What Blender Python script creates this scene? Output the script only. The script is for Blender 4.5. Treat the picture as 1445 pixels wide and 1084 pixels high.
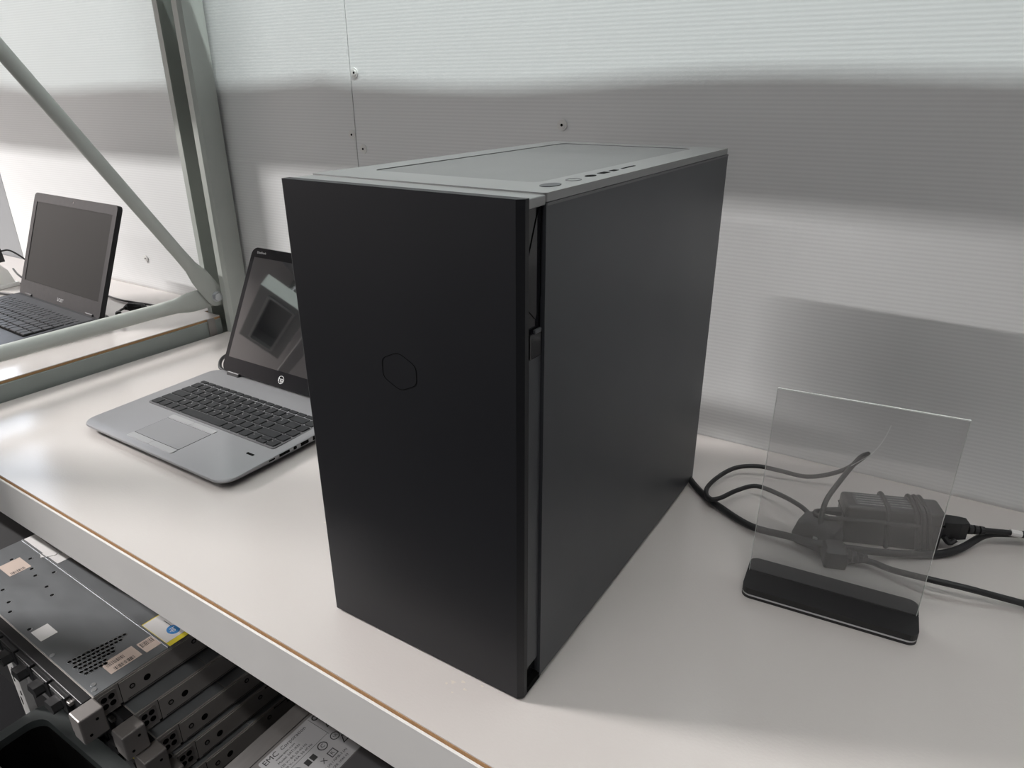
import bpy, bmesh, math, random
from mathutils import Vector, Matrix, Euler
random.seed(7)
PI = math.pi
scene = bpy.context.scene
COL = scene.collection
for o in list(bpy.data.objects):
    bpy.data.objects.remove(o, do_unlink=True)

# ------------------------------------------------------------------ camera
F_PX = 989.95
Rcw = Matrix(((0.84385106, 0.53655658, -0.00473428),
              (0.20705, -0.33368, -0.91967),
              (-0.49502856, 0.77507439, -0.39269124)))      # rows: right, down, forward
right = Vector(Rcw[0]).normalized(); fwd = Vector(Rcw[2]).normalized()
down = fwd.cross(right).normalized(); right = down.cross(fwd)
cam_d = bpy.data.cameras.new('camera'); cam = bpy.data.objects.new('camera', cam_d); COL.objects.link(cam)
up = -down; back = -fwd
M = Matrix(((right.x, up.x, back.x, 0.22513), (right.y, up.y, back.y, -0.36457),
            (right.z, up.z, back.z, 0.46940), (0, 0, 0, 1)))
cam.matrix_world = M
cam_d.sensor_fit = 'HORIZONTAL'; cam_d.sensor_width = 36.0
cam_d.lens = F_PX / 1445 * 36.0
cam_d.clip_start = 0.02
scene.camera = cam

# ------------------------------------------------------------------ world, light, exposure
world = bpy.data.worlds.new('world'); scene.world = world; world.use_nodes = True
bg = world.node_tree.nodes['Background']
bg.inputs[0].default_value = (0.95, 0.95, 1.0, 1); bg.inputs[1].default_value = 0.13
vs = scene.view_settings
vs.view_transform = 'Standard'; vs.look = 'None'; vs.exposure = 0.0; vs.gamma = 1.0; vs.use_curve_mapping = False

def area(name, loc, sx, sy, power, col, rot=(0, 0, 0)):
    l = bpy.data.lights.new(name, 'AREA'); l.shape = 'RECTANGLE'; l.size = sx; l.size_y = sy
    l.energy = power; l.color = col
    o = bpy.data.objects.new(name, l); COL.objects.link(o); o.location = loc; o.rotation_euler = rot
    return o
TUBES = [  # centre, length, width, power, colour : ceiling tube fittings running along the bench
    ((-5.9, -2.0, 3.72), 3.2, 0.05, 880, (1.0, 0.965, 0.95)),
    ((-0.75, -0.283, 4.00), 5.2, 0.016, 350, (0.92, 1.0, 0.98)),
    ((0.6, -1.62, 3.72), 2.6, 0.12, 48, (1.0, 0.97, 0.95)),
    ((-2.0, -4.5, 4.00), 4.5, 0.25, 60, (1.0, 0.97, 0.95)),  # added broad fill from the front, not a known fitting
]
for i, (c, L, w, pw, colr) in enumerate(TUBES):
    area('tube_light', c, L, w, pw, colr, (0, 0, 0.0128 if i < 2 else 0))

# ------------------------------------------------------------------ materials
def mat(name, col, rough=0.5, metal=0.0, spec=0.5, noise=0.0, nscale=40.0, bump=0.0, bscale=200.0, emit=None, emit_s=0.0, coat=0.0, coat_r=0.05, coat_ior=1.5, alpha=None, ndet=4, stretch=None):
    m = bpy.data.materials.new(name); m.use_nodes = True
    nt = m.node_tree; b = nt.nodes['Principled BSDF']
    b.inputs['Base Color'].default_value = (*col, 1); b.inputs['Roughness'].default_value = rough
    b.inputs['Metallic'].default_value = metal; b.inputs['Specular IOR Level'].default_value = spec
    if coat: b.inputs['Coat Weight'].default_value = coat; b.inputs['Coat Roughness'].default_value = coat_r; b.inputs['Coat IOR'].default_value = coat_ior
    tc = nt.nodes.new('ShaderNodeTexCoord'); src = tc.outputs['Object']
    if stretch:
        mp = nt.nodes.new('ShaderNodeMapping'); mp.inputs['Scale'].default_value = stretch
        nt.links.new(src, mp.inputs[0]); src = mp.outputs[0]
    if noise:
        n = nt.nodes.new('ShaderNodeTexNoise'); n.inputs['Scale'].default_value = nscale; n.inputs['Detail'].default_value = ndet
        nt.links.new(src, n.inputs['Vector'])
        mix = nt.nodes.new('ShaderNodeMix'); mix.data_type = 'RGBA'
        mix.inputs['A'].default_value = (*[c * (1 - noise) for c in col], 1)
        mix.inputs['B'].default_value = (*[min(1, c * (1 + noise)) for c in col], 1)
        nt.links.new(n.outputs['Fac'], mix.inputs['Factor']); nt.links.new(mix.outputs['Result'], b.inputs['Base Color'])
        mr = nt.nodes.new('ShaderNodeMapRange'); mr.inputs['To Min'].default_value = max(0, rough - 0.06); mr.inputs['To Max'].default_value = min(1, rough + 0.06)
        nt.links.new(n.outputs['Fac'], mr.inputs[0]); nt.links.new(mr.outputs[0], b.inputs['Roughness'])
    if bump:
        n2 = nt.nodes.new('ShaderNodeTexNoise'); n2.inputs['Scale'].default_value = bscale; n2.inputs['Detail'].default_value = 2
        nt.links.new(src, n2.inputs['Vector'])
        bp = nt.nodes.new('ShaderNodeBump'); bp.inputs['Strength'].default_value = bump; bp.inputs['Distance'].default_value = 0.001
        nt.links.new(n2.outputs['Fac'], bp.inputs['Height']); nt.links.new(bp.outputs[0], b.inputs['Normal'])
    if emit:
        b.inputs['Emission Color'].default_value = (*emit, 1); b.inputs['Emission Strength'].default_value = emit_s
    return m

def corflute():
    """white twin-wall plastic sheet: fine horizontal flutes"""
    m = mat('white_fluted_plastic', (0.80, 0.81, 0.81), 0.42, spec=0.4)
    nt = m.node_tree; b = nt.nodes['Principled BSDF']
    tc = nt.nodes['Texture Coordinate']
    w = nt.nodes.new('ShaderNodeTexWave'); w.wave_type = 'BANDS'; w.bands_direction = 'Z'; w.wave_profile = 'SIN'
    w.inputs['Scale'].default_value = 62.0; w.inputs['Distortion'].default_value = 0.0
    nt.links.new(tc.outputs['Object'], w.inputs['Vector'])
    bp = nt.nodes.new('ShaderNodeBump'); bp.inputs['Strength'].default_value = 0.06; bp.inputs['Distance'].default_value = 0.0006
    nt.links.new(w.outputs['Fac'], bp.inputs['Height']); nt.links.new(bp.outputs[0], b.inputs['Normal'])
    mix = nt.nodes.new('ShaderNodeMix'); mix.data_type = 'RGBA'
    mix.inputs['A'].default_value = (0.765, 0.775, 0.775, 1); mix.inputs['B'].default_value = (0.82, 0.83, 0.83, 1)
    nt.links.new(w.outputs['Fac'], mix.inputs['Factor']); nt.links.new(mix.outputs['Result'], b.inputs['Base Color'])
    return m

MT = dict(
    wall=corflute(),
    wall_grey=mat('grey_board', (0.30, 0.31, 0.32), 0.6, noise=0.05),  # plain grey, darker than the fluted sheets
    floor=mat('dark_concrete', (0.010, 0.010, 0.011), 0.9, spec=0.1, noise=0.3, nscale=6),
    ceiling=mat('ceiling_board', (0.55, 0.56, 0.56), 0.8, noise=0.05),
    melamine=mat('white_melamine', (0.59, 0.555, 0.535), 0.14, spec=0.5, noise=0.02, nscale=9, bump=0.10, bscale=420),
    chip=mat('chipboard_edge', (0.42, 0.24, 0.11), 0.8, noise=0.35, nscale=500),
    beam=mat('pale_powder_coat', (0.74, 0.73, 0.715), 0.42, noise=0.04, nscale=15, bump=0.05, bscale=600),
    rack=mat('grey_green_paint', (0.45, 0.475, 0.445), 0.38, noise=0.06, nscale=20, bump=0.04),
    rackd=mat('grey_green_paint_shaded', (0.26, 0.285, 0.27), 0.45, noise=0.12, nscale=20),  # darker copy of the rack paint, shade put into the colour
    zinc=mat('zinc', (0.62, 0.64, 0.66), 0.35, 0.9, noise=0.1, nscale=80),
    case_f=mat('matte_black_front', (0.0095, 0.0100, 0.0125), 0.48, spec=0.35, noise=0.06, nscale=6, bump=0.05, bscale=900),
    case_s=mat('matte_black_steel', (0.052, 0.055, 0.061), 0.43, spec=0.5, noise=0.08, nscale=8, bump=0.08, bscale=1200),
    case_t=mat('black_top_brightened', (0.085, 0.090, 0.089), 0.42, spec=1.0, coat=1.0, coat_r=0.36, coat_ior=2.1, noise=0.04, nscale=10, bump=0.05, bscale=900),  # base lightened to stand in for the bright wall's grazing sheen
    mesh=mat('dust_filter_mesh', (0.060, 0.061, 0.063), 0.5, spec=1.0, coat=0.8, coat_r=0.42, coat_ior=2.0, noise=0.15, nscale=30, bump=0.3, bscale=1800),
    gloss=mat('gloss_black', (0.008, 0.008, 0.010), 0.09, spec=0.5),
    black=mat('black_plastic', (0.014, 0.014, 0.015), 0.42, noise=0.1, nscale=60),
    void=mat('black_void', (0.003, 0.003, 0.003), 0.9, spec=0.1),
    rubber=mat('black_rubber', (0.018, 0.018, 0.019), 0.55, noise=0.12, nscale=120),
    alu=mat('silver_aluminium', (0.28, 0.28, 0.29), 0.40, 0.35, noise=0.05, nscale=10, bump=0.03, bscale=1500),
    alu2=mat('silver_button', (0.40, 0.40, 0.41), 0.30, 0.3),
    alugap=mat('grey_key_gap', (0.14, 0.14, 0.145), 0.45, 0.3),
    alud=mat('dark_silver_trim', (0.15, 0.15, 0.155), 0.4, 0.5),
    key=mat('charcoal_key', (0.015, 0.016, 0.018), 0.45, spec=0.35, noise=0.08, nscale=90),
    legend=mat('white_print', (0.70, 0.70, 0.70), 0.6),
    legendd=mat('grey_print', (0.35, 0.36, 0.36), 0.6),
    screen=mat('glossy_screen', (0.010, 0.010, 0.011), 0.035, spec=1.0, coat=1.0, coat_r=0.02, coat_ior=2.2),
    screen_m=mat('matte_screen', (0.012, 0.0125, 0.012), 0.40, spec=0.10),
    acer=mat('black_laptop_plastic', (0.014, 0.014, 0.016), 0.42, spec=0.25, noise=0.1, nscale=80),
    acerd=mat('grey_palmrest', (0.035, 0.036, 0.040), 0.38, spec=0.4, noise=0.05),
    steel=mat('galvanised_lid', (0.22, 0.232, 0.242), 0.42, 0.55, noise=0.10, nscale=14, stretch=(1, 3, 1)),
    steeld=mat('galvanised_side', (0.34, 0.32, 0.30), 0.5, 0.25, noise=0.15, nscale=25),
    ear=mat('grey_ear_metal', (0.28, 0.262, 0.252), 0.45, 0.5, noise=0.08, nscale=40),
    paper=mat('white_label_paper', (0.72, 0.71, 0.70), 0.7, noise=0.03),
    paperp=mat('pinkish_label_paper', (0.55, 0.45, 0.39), 0.7, noise=0.04),
    silverl=mat('silver_label', (0.46, 0.46, 0.47), 0.5, 0.3, noise=0.03),
    ink=mat('black_ink', (0.02, 0.02, 0.02), 0.7),
    blue=mat('blue_print', (0.03, 0.22, 0.55), 0.6),
    yellow=mat('yellow_print', (0.75, 0.62, 0.03), 0.6),
    white=mat('white_plastic', (0.78, 0.78, 0.76), 0.4),
    whitel=mat('pale_acrylic_layer', (0.62, 0.62, 0.62), 0.35),
    emcgrey=mat('dark_satin_metal', (0.15, 0.15, 0.155), 0.42, 0.6, noise=0.1, nscale=20),
    emclid=mat('brushed_grey_metal', (0.27, 0.26, 0.255), 0.42, 0.6, noise=0.1, nscale=30, stretch=(8, 1, 1)),
    tub=mat('dark_grey_plastic', (0.045, 0.052, 0.052), 0.5, noise=0.1),
    sky=mat('daylight_pane', (0.0, 0.0, 0.0), 0.5, emit=(0.78, 0.86, 1.0), emit_s=4.5),
    tubeglow=mat('lit_tube', (0.8, 0.8, 0.8), 0.5, emit=(0.95, 1.0, 0.98), emit_s=2.0),
    stain=mat('faint_brown_stain', (0.62, 0.57, 0.50), 0.5),
)
def glass():
    m = bpy.data.materials.new('clear_acrylic'); m.use_nodes = True
    b = m.node_tree.nodes['Principled BSDF']
    b.inputs['Base Color'].default_value = (0.93, 0.93, 0.93, 1); b.inputs['Roughness'].default_value = 0.02
    b.inputs['IOR'].default_value = 1.49; b.inputs['Transmission Weight'].default_value = 1.0
    # diffuse veil mixed in, standing in for pale reflections over the sheet
    nt = m.node_tree; out = nt.nodes['Material Output']
    d = nt.nodes.new('ShaderNodeBsdfDiffuse'); d.inputs[0].default_value = (0.75, 0.74, 0.74, 1)
    t = nt.nodes.new('ShaderNodeBsdfTransparent'); t.inputs[0].default_value = (0.955, 0.955, 0.955, 1)
    g = nt.nodes.new('ShaderNodeBsdfGlossy'); g.inputs['Roughness'].default_value = 0.02
    fr = nt.nodes.new('ShaderNodeFresnel'); fr.inputs[0].default_value = 1.49
    ms = nt.nodes.new('ShaderNodeMixShader'); ms2 = nt.nodes.new('ShaderNodeMixShader')
    n = nt.nodes.new('ShaderNodeTexNoise'); n.inputs['Scale'].default_value = 14; n.inputs['Detail'].default_value = 5
    tc = nt.nodes.new('ShaderNodeTexCoord'); nt.links.new(tc.outputs['Object'], n.inputs['Vector'])
    mr = nt.nodes.new('ShaderNodeMapRange'); mr.inputs['To Min'].default_value = 0.075; mr.inputs['To Max'].default_value = 0.11
    nt.links.new(n.outputs['Fac'], mr.inputs[0]); nt.links.new(mr.outputs[0], ms.inputs[0])
    nt.links.new(t.outputs[0], ms.inputs[1]); nt.links.new(d.outputs[0], ms.inputs[2])
    nt.links.new(fr.outputs[0], ms2.inputs[0]); nt.links.new(ms.outputs[0], ms2.inputs[1]); nt.links.new(g.outputs[0], ms2.inputs[2])
    nt.links.new(ms2.outputs[0], out.inputs[0])
    nt.nodes.remove(b)
    return m
MT['acrylic'] = glass()
MT['acrylic_edge'] = mat('polished_acrylic_edge', (0.80, 0.82, 0.80), 0.25)

# ------------------------------------------------------------------ helpers
def obj(name, bm, m, parent=None, smooth=False, loc=None):
    me = bpy.data.meshes.new(name)
    bmesh.ops.recalc_face_normals(bm, faces=bm.faces[:])
    if smooth:
        for f in bm.faces: f.smooth = True
    bm.to_mesh(me); bm.free()
    if smooth:
        try: me.set_sharp_from_angle(angle=math.radians(38))
        except Exception: pass
    o = bpy.data.objects.new(name, me); COL.objects.link(o)
    if m: me.materials.append(MT[m] if isinstance(m, str) else m)
    if parent: o.parent = parent
    if loc: o.location = loc
    return o
def inst(src, parent=None, loc=(0, 0, 0), rot=(0, 0, 0)):
    o = src.copy(); COL.objects.link(o); o.parent = parent; o.location = loc; o.rotation_euler = rot
    return o
def tag(o, label, cat, group=None):
    o['label'] = label; o['category'] = cat
    if group: o['group'] = group
    return o
def thing(name, label, cat, loc=(0, 0, 0), rz=0.0, group=None):
    o = bpy.data.objects.new(name, None); COL.objects.link(o); o.empty_display_size = 0.05
    o.location = loc; o.rotation_euler = (0, 0, rz)
    return tag(o, label, cat, group)
def struct(o):
    o['kind'] = 'structure'; return o
def BM(): return bmesh.new()
def box(bm, x0, x1, y0, y1, z0, z1, bev=0.0, seg=2):
    r = bmesh.ops.create_cube(bm, size=1.0)
    vs_ = r['verts']
    for v in vs_:
        v.co = Vector((x0 + (v.co.x + .5) * (x1 - x0), y0 + (v.co.y + .5) * (y1 - y0), z0 + (v.co.z + .5) * (z1 - z0)))
    if bev:
        es = list({e for v in vs_ for e in v.link_edges})
        bmesh.ops.bevel(bm, geom=es, offset=bev, segments=seg, profile=0.5, affect='EDGES')
    return bm
def rbox(x0, x1, y0, y1, z0, z1, bev=0.0, seg=2):
    return box(BM(), x0, x1, y0, y1, z0, z1, bev, seg)
def prism(bm, pts, z0, z1, axis='z'):
    """extrude a 2-D outline; axis z: (x,y) -> z ; axis y: (x,z) -> y ; axis x: (y,z) -> x"""
    def P(p, t):
        return {'z': (p[0], p[1], t), 'y': (p[0], t, p[1]), 'x': (t, p[0], p[1])}[axis]
    a = [bm.verts.new(P(p, z0)) for p in pts]; b = [bm.verts.new(P(p, z1)) for p in pts]
    n = len(pts)
    bm.faces.new(a); bm.faces.new(b)
    for i in range(n): bm.faces.new((a[i], a[(i + 1) % n], b[(i + 1) % n], b[i]))
    return bm
def rrect(x0, x1, y0, y1, r, n=6):
    pts = []
    for cx, cy, a0 in ((x1 - r, y1 - r, 0), (x0 + r, y1 - r, 90), (x0 + r, y0 + r, 180), (x1 - r, y0 + r, 270)):
        for k in range(n + 1):
            a = math.radians(a0 + 90 * k / n); pts.append((cx + r * math.cos(a), cy + r * math.sin(a)))
    return pts
def ring(bm, outer, inner, z0, z1, axis='z'):
    def P(p, t):
        return {'z': (p[0], p[1], t), 'y': (p[0], t, p[1]), 'x': (t, p[0], p[1])}[axis]
    n = len(outer)
    o0 = [bm.verts.new(P(p, z0)) for p in outer]; o1 = [bm.verts.new(P(p, z1)) for p in outer]
    i0 = [bm.verts.new(P(p, z0)) for p in inner]; i1 = [bm.verts.new(P(p, z1)) for p in inner]
    for k in range(n):
        j = (k + 1) % n
        bm.faces.new((o0[k], o0[j], o1[j], o1[k])); bm.faces.new((i0[k], i0[j], i1[j], i1[k]))
        bm.faces.new((o1[k], o1[j], i1[j], i1[k])); bm.faces.new((o0[k], o0[j], i0[j], i0[k]))
    return bm
def circle(cx, cy, r, n=16, ry=None, ph=0.0):
    ry = ry or r
    return [(cx + r * math.cos(2 * PI * k / n + ph), cy + ry * math.sin(2 * PI * k / n + ph)) for k in range(n)]
def catmull(pts, sub=8):
    P = [Vector(p) for p in pts]; P = [P[0] * 2 - P[1]] + P + [P[-1] * 2 - P[-2]]
    out = []
    for i in range(1, len(P) - 2):
        a, b, c, d = P[i - 1:i + 3]
        for k in range(sub):
            t = k / sub
            out.append(0.5 * ((2 * b) + (c - a) * t + (2 * a - 5 * b + 4 * c - d) * t * t + (3 * b - a - 3 * c + d) * t ** 3))
    out.append(P[-2]); return out
def tube(bm, path, r, n=10):
    """swept round tube; r number or list"""
    path = [Vector(p) for p in path]; N = len(path)
    R = r if isinstance(r, (list, tuple)) else [r] * N
    T = [(path[min(i + 1, N - 1)] - path[max(i - 1, 0)]).normalized() for i in range(N)]
    nrm = T[0].orthogonal().normalized(); rings = []
    for i in range(N):
        nrm = (nrm - T[i] * nrm.dot(T[i])).normalized(); bn = T[i].cross(nrm)
        rings.append([bm.verts.new(path[i] + (nrm * math.cos(2 * PI * k / n) + bn * math.sin(2 * PI * k / n)) * R[i]) for k in range(n)])
    for i in range(N - 1):
        for k in range(n):
            bm.faces.new((rings[i][k], rings[i][(k + 1) % n], rings[i + 1][(k + 1) % n], rings[i + 1][k]))
    bm.faces.new(rings[0]); bm.faces.new(rings[-1])
    return bm
def cable(name, pts, r, m='rubber', parent=None, sub=8, n=10):
    return obj(name, tube(BM(), catmull(pts, sub), r, n), m, parent, smooth=True)
def text_mesh(name, txt, size, m, parent, mw, ext=0.00006, align='CENTER', spacing=1.0):
    c = bpy.data.curves.new(name, 'FONT'); c.body = txt; c.size = size; c.extrude = ext; c.align_x = align; c.align_y = 'CENTER'
    c.resolution_u = 2; c.space_character = spacing
    t = bpy.data.objects.new(name + '_tmp', c); COL.objects.link(t)
    bpy.context.view_layer.update()
    me = bpy.data.meshes.new_from_object(t.evaluated_get(bpy.context.evaluated_depsgraph_get()))
    bpy.data.objects.remove(t, do_unlink=True); bpy.data.curves.remove(c)
    me.name = name; me.transform(mw)
    me.materials.clear(); me.materials.append(MT[m])
    o = bpy.data.objects.new(name, me); COL.objects.link(o); o.parent = parent
    return o
def barcode(parent, name, x0, x1, y0, y1, z, seed=1, along='x'):
    rnd = random.Random(seed); bm = BM(); t = 0.0; L = (x1 - x0) if along == 'x' else (y1 - y0)
    while t < L - .001:
        w = rnd.choice([.0004, .0006, .0010]);
        if along == 'x': box(bm, x0 + t, x0 + t + w, y0, y1, z, z + .0001)
        else: box(bm, x0, x1, y0 + t, y0 + t + w, z, z + .0001)
        t += w + rnd.choice([.0005, .0008, .0011])
    return obj(name, bm, 'ink', parent)
def flat(x, y, z, rz=0.0):             # text lying on a horizontal face
    return Matrix.Translation((x, y, z)) @ Matrix.Rotation(rz, 4, 'Z')
def facing(x, y, z, tilt=PI / 2):      # text standing, facing -y
    return Matrix.Translation((x, y, z)) @ Matrix.Rotation(tilt, 4, 'X')

# ------------------------------------------------------------------ the room
WALL_Y0, WALL_S = 0.5535, 0.0128        # wall line y = Y0 + S x
def wy(x): return WALL_Y0 + WALL_S * x
WRZ = math.atan(WALL_S)
FLOOR_Z = -0.86
struct(obj('floor', rbox(-9, 5, -7, 3, FLOOR_Z - 0.1, FLOOR_Z), 'floor'))
ceil = struct(obj('ceiling', rbox(-9, 5, -7, 3, 4.20, 4.30), 'ceiling'))
for y in (-5.6, -3.4, -1.2):
    obj('roof_purlin', rbox(-9, 5, y - 0.06, y + 0.06, 3.98, 4.20), 'rackd', ceil)
wall = struct(obj('wall_back', rbox(-1.942, 2.2, 0.012, 0.10, FLOOR_Z, 4.20), 'wall_grey'))
wall.location = (0, WALL_Y0, 0); wall.rotation_euler = (0, 0, WRZ)
def wall_panel(x0, x1, z0, z1, seed):
    """a fluted plastic sheet, a few millimetres thick and not quite flat"""
    bm = BM(); nx = max(2, int((x1 - x0) / 0.06)); nz = 28
    rnd = random.Random(seed); ph = [rnd.uniform(0, 6.28) for _ in range(4)]
    def off(x, z):
        e = min(1, (x - x0) / .05, (x1 - x) / .05)
        return (0.0016 * math.sin(4.3 * x + ph[0]) + 0.0011 * math.sin(9.1 * x + ph[1] + z) + 0.0009 * math.sin(3.1 * z + ph[2] + 1.7 * x)) * max(0, e)
    g = [[bm.verts.new((x0 + (x1 - x0) * i / nx, off(x0 + (x1 - x0) * i / nx, z0 + (z1 - z0) * k / nz), z0 + (z1 - z0) * k / nz)) for i in range(nx + 1)] for k in range(nz + 1)]
    for k in range(nz):
        for i in range(nx): bm.faces.new((g[k][i], g[k][i + 1], g[k + 1][i + 1], g[k + 1][i]))
    bound = [e for e in bm.edges if e.is_boundary]
    r = bmesh.ops.extrude_edge_only(bm, edges=bound)
    for v in r['geom']:
        if isinstance(v, bmesh.types.BMVert): v.co.y = 0.008
    return obj('wall_panel', bm, 'wall', wall, smooth=True)
pa = wall_panel(-1.940, -0.6645, FLOOR_Z + .01, 4.18, 3)
pb = wall_panel(-0.6630, 2.19, FLOOR_Z + .01, 4.18, 5)
scr = None
for (sx, sz, par) in ((-0.655, 0.488, pb), (-0.672, 0.393, pa), (-0.649, 0.371, pb), (-0.274, 0.417, pb), (-1.354, 0.103, pa)):
    if scr is None:
        bm = BM(); prism(bm, circle(0, 0, 0.0042, 16), -0.0016, 0.004, 'y'); s0 = obj('screw', bm, 'white', par)
        scr = s0
        bm = BM(); prism(bm, circle(0, 0, 0.0015, 8), -0.0022, 0.0, 'y'); hol = bm.copy()
        s0.data.materials.append(MT['void'])
        bm2 = BM(); bm2.from_mesh(s0.data); n0 = len(bm2.faces); prism(bm2, circle(0, 0.0002, 0.0019, 8), -0.0019, 0.0, 'y')
        ring(bm2, circle(0, 0, 0.0075, 16), circle(0, 0, 0.0040, 16), -0.0009, 0.003, 'y')
        bm2.faces.ensure_lookup_table()
        for f in bm2.faces[n0:n0 + 10]: f.material_index = 1
        bm2.to_mesh(s0.data); bm2.free(); bm.free(); hol.free()
        s0.location = (sx, 0, sz)
    else:
        inst(scr, par, (sx, 0, sz))
wl = struct(obj('wall_left', rbox(-8.8, -1.942, 0.0, 0.12, FLOOR_Z, 0.30), 'wall_grey'))
wl.location = (0, WALL_Y0, 0); wl.rotation_euler = (0, 0, WRZ)
wl2 = obj('wall_pier', rbox(-2.20, -1.942, 0.0, 0.12, 0.30, 4.20), 'wall_grey', wl)
obj('wall_pier', rbox(-8.8, -2.78, 0.0, 0.12, 0.30, 4.20), 'wall_grey', wl)
obj('wall_lintel', rbox(-2.78, -2.20, 0.0, 0.12, 1.10, 4.20), 'wall_grey', wl)
win = struct(obj('window_1', ring(BM(), [(-2.78, .30), (-2.20, .30), (-2.20, 1.10), (-2.78, 1.10)], [(-2.75, .33), (-2.23, .33), (-2.23, 1.07), (-2.75, 1.07)], 0.03, 0.08, 'y'), 'white'))
win.location = (0, WALL_Y0, 0); win.rotation_euler = (0, 0, WRZ)
obj('window_mullion', rbox(-2.515, -2.465, 0.03, 0.08, .33, 1.07), 'white', win)
for a, b in ((-2.75, -2.515), (-2.465, -2.23)):
    obj('pane', rbox(a, b, 0.052, 0.058, .33, 1.07), 'sky', win)

# ceiling fittings that carry the tube lights
for i, (c, L, w, pw, colr) in enumerate(TUBES):
    lab = ('long ceiling tube light fitting above the left bench bay', 'slim ceiling tube light fitting above the upper shelf', 'ceiling tube light fitting over the aisle in front of the tower', 'wide added fill light fitting behind the photographer')[i]
    t = thing('tube_light_fitting', lab, 'ceiling light', (c[0], c[1], c[2]), 0.0128 if i < 2 else 0, 'ceiling tube lights')
    obj('housing', prism(BM(), [(-w * .6, 0.004), (w * .6, 0.004), (w * .9, 0.03), (w * .5, 0.07), (-w * .5, 0.07), (-w * .9, 0.03)], -L / 2 - .03, L / 2 + .03, 'x'), 'white', t)
    for sx in (-L * .3, L * .3):
        obj('hanger', tube(BM(), [(sx, 0, .06), (sx, 0, 4.20 - c[2])], 0.004, 6), 'zinc', t)

far = struct(obj('wall_side', rbox(-9.0, -8.8, -7, 3, FLOOR_Z, 4.20), mat('pale_pink_wall', (0.70, 0.64, 0.62), 0.8)))
# made-up frame and bar, added only to be mirrored in the laptop screen
tray = thing('reflection_frame', 'made-up grey metal frame added as a reflection for the laptop screen', 'tray', (-4.46, -2.46, 1.60), math.radians(39))
obj('frame', ring(BM(), [(-.70, -.20), (.70, -.20), (.70, .20), (-.70, .20)], [(-.58, -.11), (.58, -.11), (.58, .11), (-.58, .11)], 0, .10), 'rack', tray)
obj('panel', rbox(-.6, .6, -.13, .13, .10, .11), 'rackd', tray)
obj('rim', ring(BM(), [(-.59, -.12), (.59, -.12), (.59, .12), (-.59, .12)], [(-.57, -.10), (.57, -.10), (.57, .10), (-.57, .10)], -.01, .02), 'white', tray)
for x in (-.6, .6): obj('hanger', tube(BM(), [(x, 0, .1), (x, 0, 2.6)], .006, 6), 'zinc', tray)
strut = thing('reflection_bar', 'made-up pale bar added as a reflection beside the metal frame', 'strut', (-4.50, -2.89, 1.60), math.radians(39))
obj('channel', rbox(-1.1, 1.0, -.05, .05, 0, .05, .004), 'beam', strut)
for x in (-.9, .9): obj('hanger', tube(BM(), [(x, 0, .05), (x, 0, 2.6)], .006, 6), 'zinc', strut)

# ------------------------------------------------------------------ near bench
BRZ = -0.0141
bench = thing('workbench', 'white melamine bench top with raw chipboard edge on pale steel beam, under the tower', 'workbench', (0, -0.063, 0), BRZ)
prism_deck = [(-1.026, 0.0012), (1.6, 0.0012), (1.6, 0.655), (-0.990, 0.586), (-0.990, 0.535), (-1.026, 0.535)]
obj('deck_core', prism(BM(), prism_deck, -0.018, -0.0012), 'chip', bench)
top_pts = [(-1.026, 0.0016), (1.6, 0.0016), (1.6, 0.655), (-0.990, 0.586), (-0.990, 0.535), (-1.026, 0.535)]
obj('deck_top', prism(BM(), top_pts, -0.0011, 0.0), 'melamine', bench)
bm = BM(); prism(bm, [(-0.0015, -0.0050), (-0.0008, -0.0043), (0.0006, -0.0043), (0.0006, -0.0185), (0.040, -0.0185), (0.040, -0.067), (-0.0015, -0.067)], -0.985, 1.6, 'x')
obj('front_beam', bm, 'beam', bench)
obj('back_beam', rbox(-0.985, 1.6, 0.535, 0.575, -0.069, -0.019, 0.002), 'beam', bench)
# smudges lying on the laminate
def blot(x, y, r, seed, nm='stain'):
    rnd = random.Random(seed); bm = BM()
    n = 14; pts = []
    for k in range(n):
        a = 2 * PI * k / n; q = r * rnd.uniform(.35, 1.1); pts.append((x + q * math.cos(a) * 1.3, y + q * math.sin(a)))
    vs_ = [bm.verts.new((p[0], p[1], 0.00012)) for p in pts]; bm.faces.new(vs_)
    return obj(nm, bm, 'stain', bench)
for i, (x, y, r) in enumerate(((-0.055, 0.055, .0018), (-0.062, 0.050, .0022), (-0.049, 0.049, .0015), (-0.066, 0.046, .0014), (-0.038, 0.060, .0016), (-0.333, 0.158, .0020), (-0.056, 0.041, .0010), (0.06, 0.12, .0008), (-0.2, 0.12, .0008), (-0.9, 0.46, .0012))):
    blot(x, y, r, i)

# ------------------------------------------------------------------ neighbouring bay
NZ = 0.033
nb = thing('workbench', 'slightly higher white bench beyond the rack post, carrying the black laptop', 'workbench', (0, 0, 0), 0)
nd = [(-2.9, -0.04), (-1.034, -0.055), (-1.034, 0.4835), (-1.085, 0.4835), (-1.085, wy(-1.085) - .003), (-2.9, wy(-2.9) - .003)]
obj('deck_core', prism(BM(), nd, NZ - 0.016, NZ - 0.0014), 'chip', nb)
obj('deck_top', prism(BM(), nd, NZ - 0.0013, NZ), 'melamine', nb)
obj('end_beam', prism(BM(), [(-1.0325, NZ - 0.005), (-1.030, NZ - 0.006), (-1.030, -0.055), (-1.060, -0.055), (-1.060, NZ - 0.018), (-1.0325, NZ - 0.018)], -0.05, 0.482, 'y'), 'rackd', nb)
obj('front_beam', rbox(-2.9, -1.064, -0.058, -0.02, -0.05, NZ - 0.0165, 0.002), 'rack', nb)
obj('bracket', prism(BM(), rrect(0.450, 0.466, -0.02, 0.034, .004), -1.0295, -1.026, 'x'), 'ear', nb)

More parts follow.
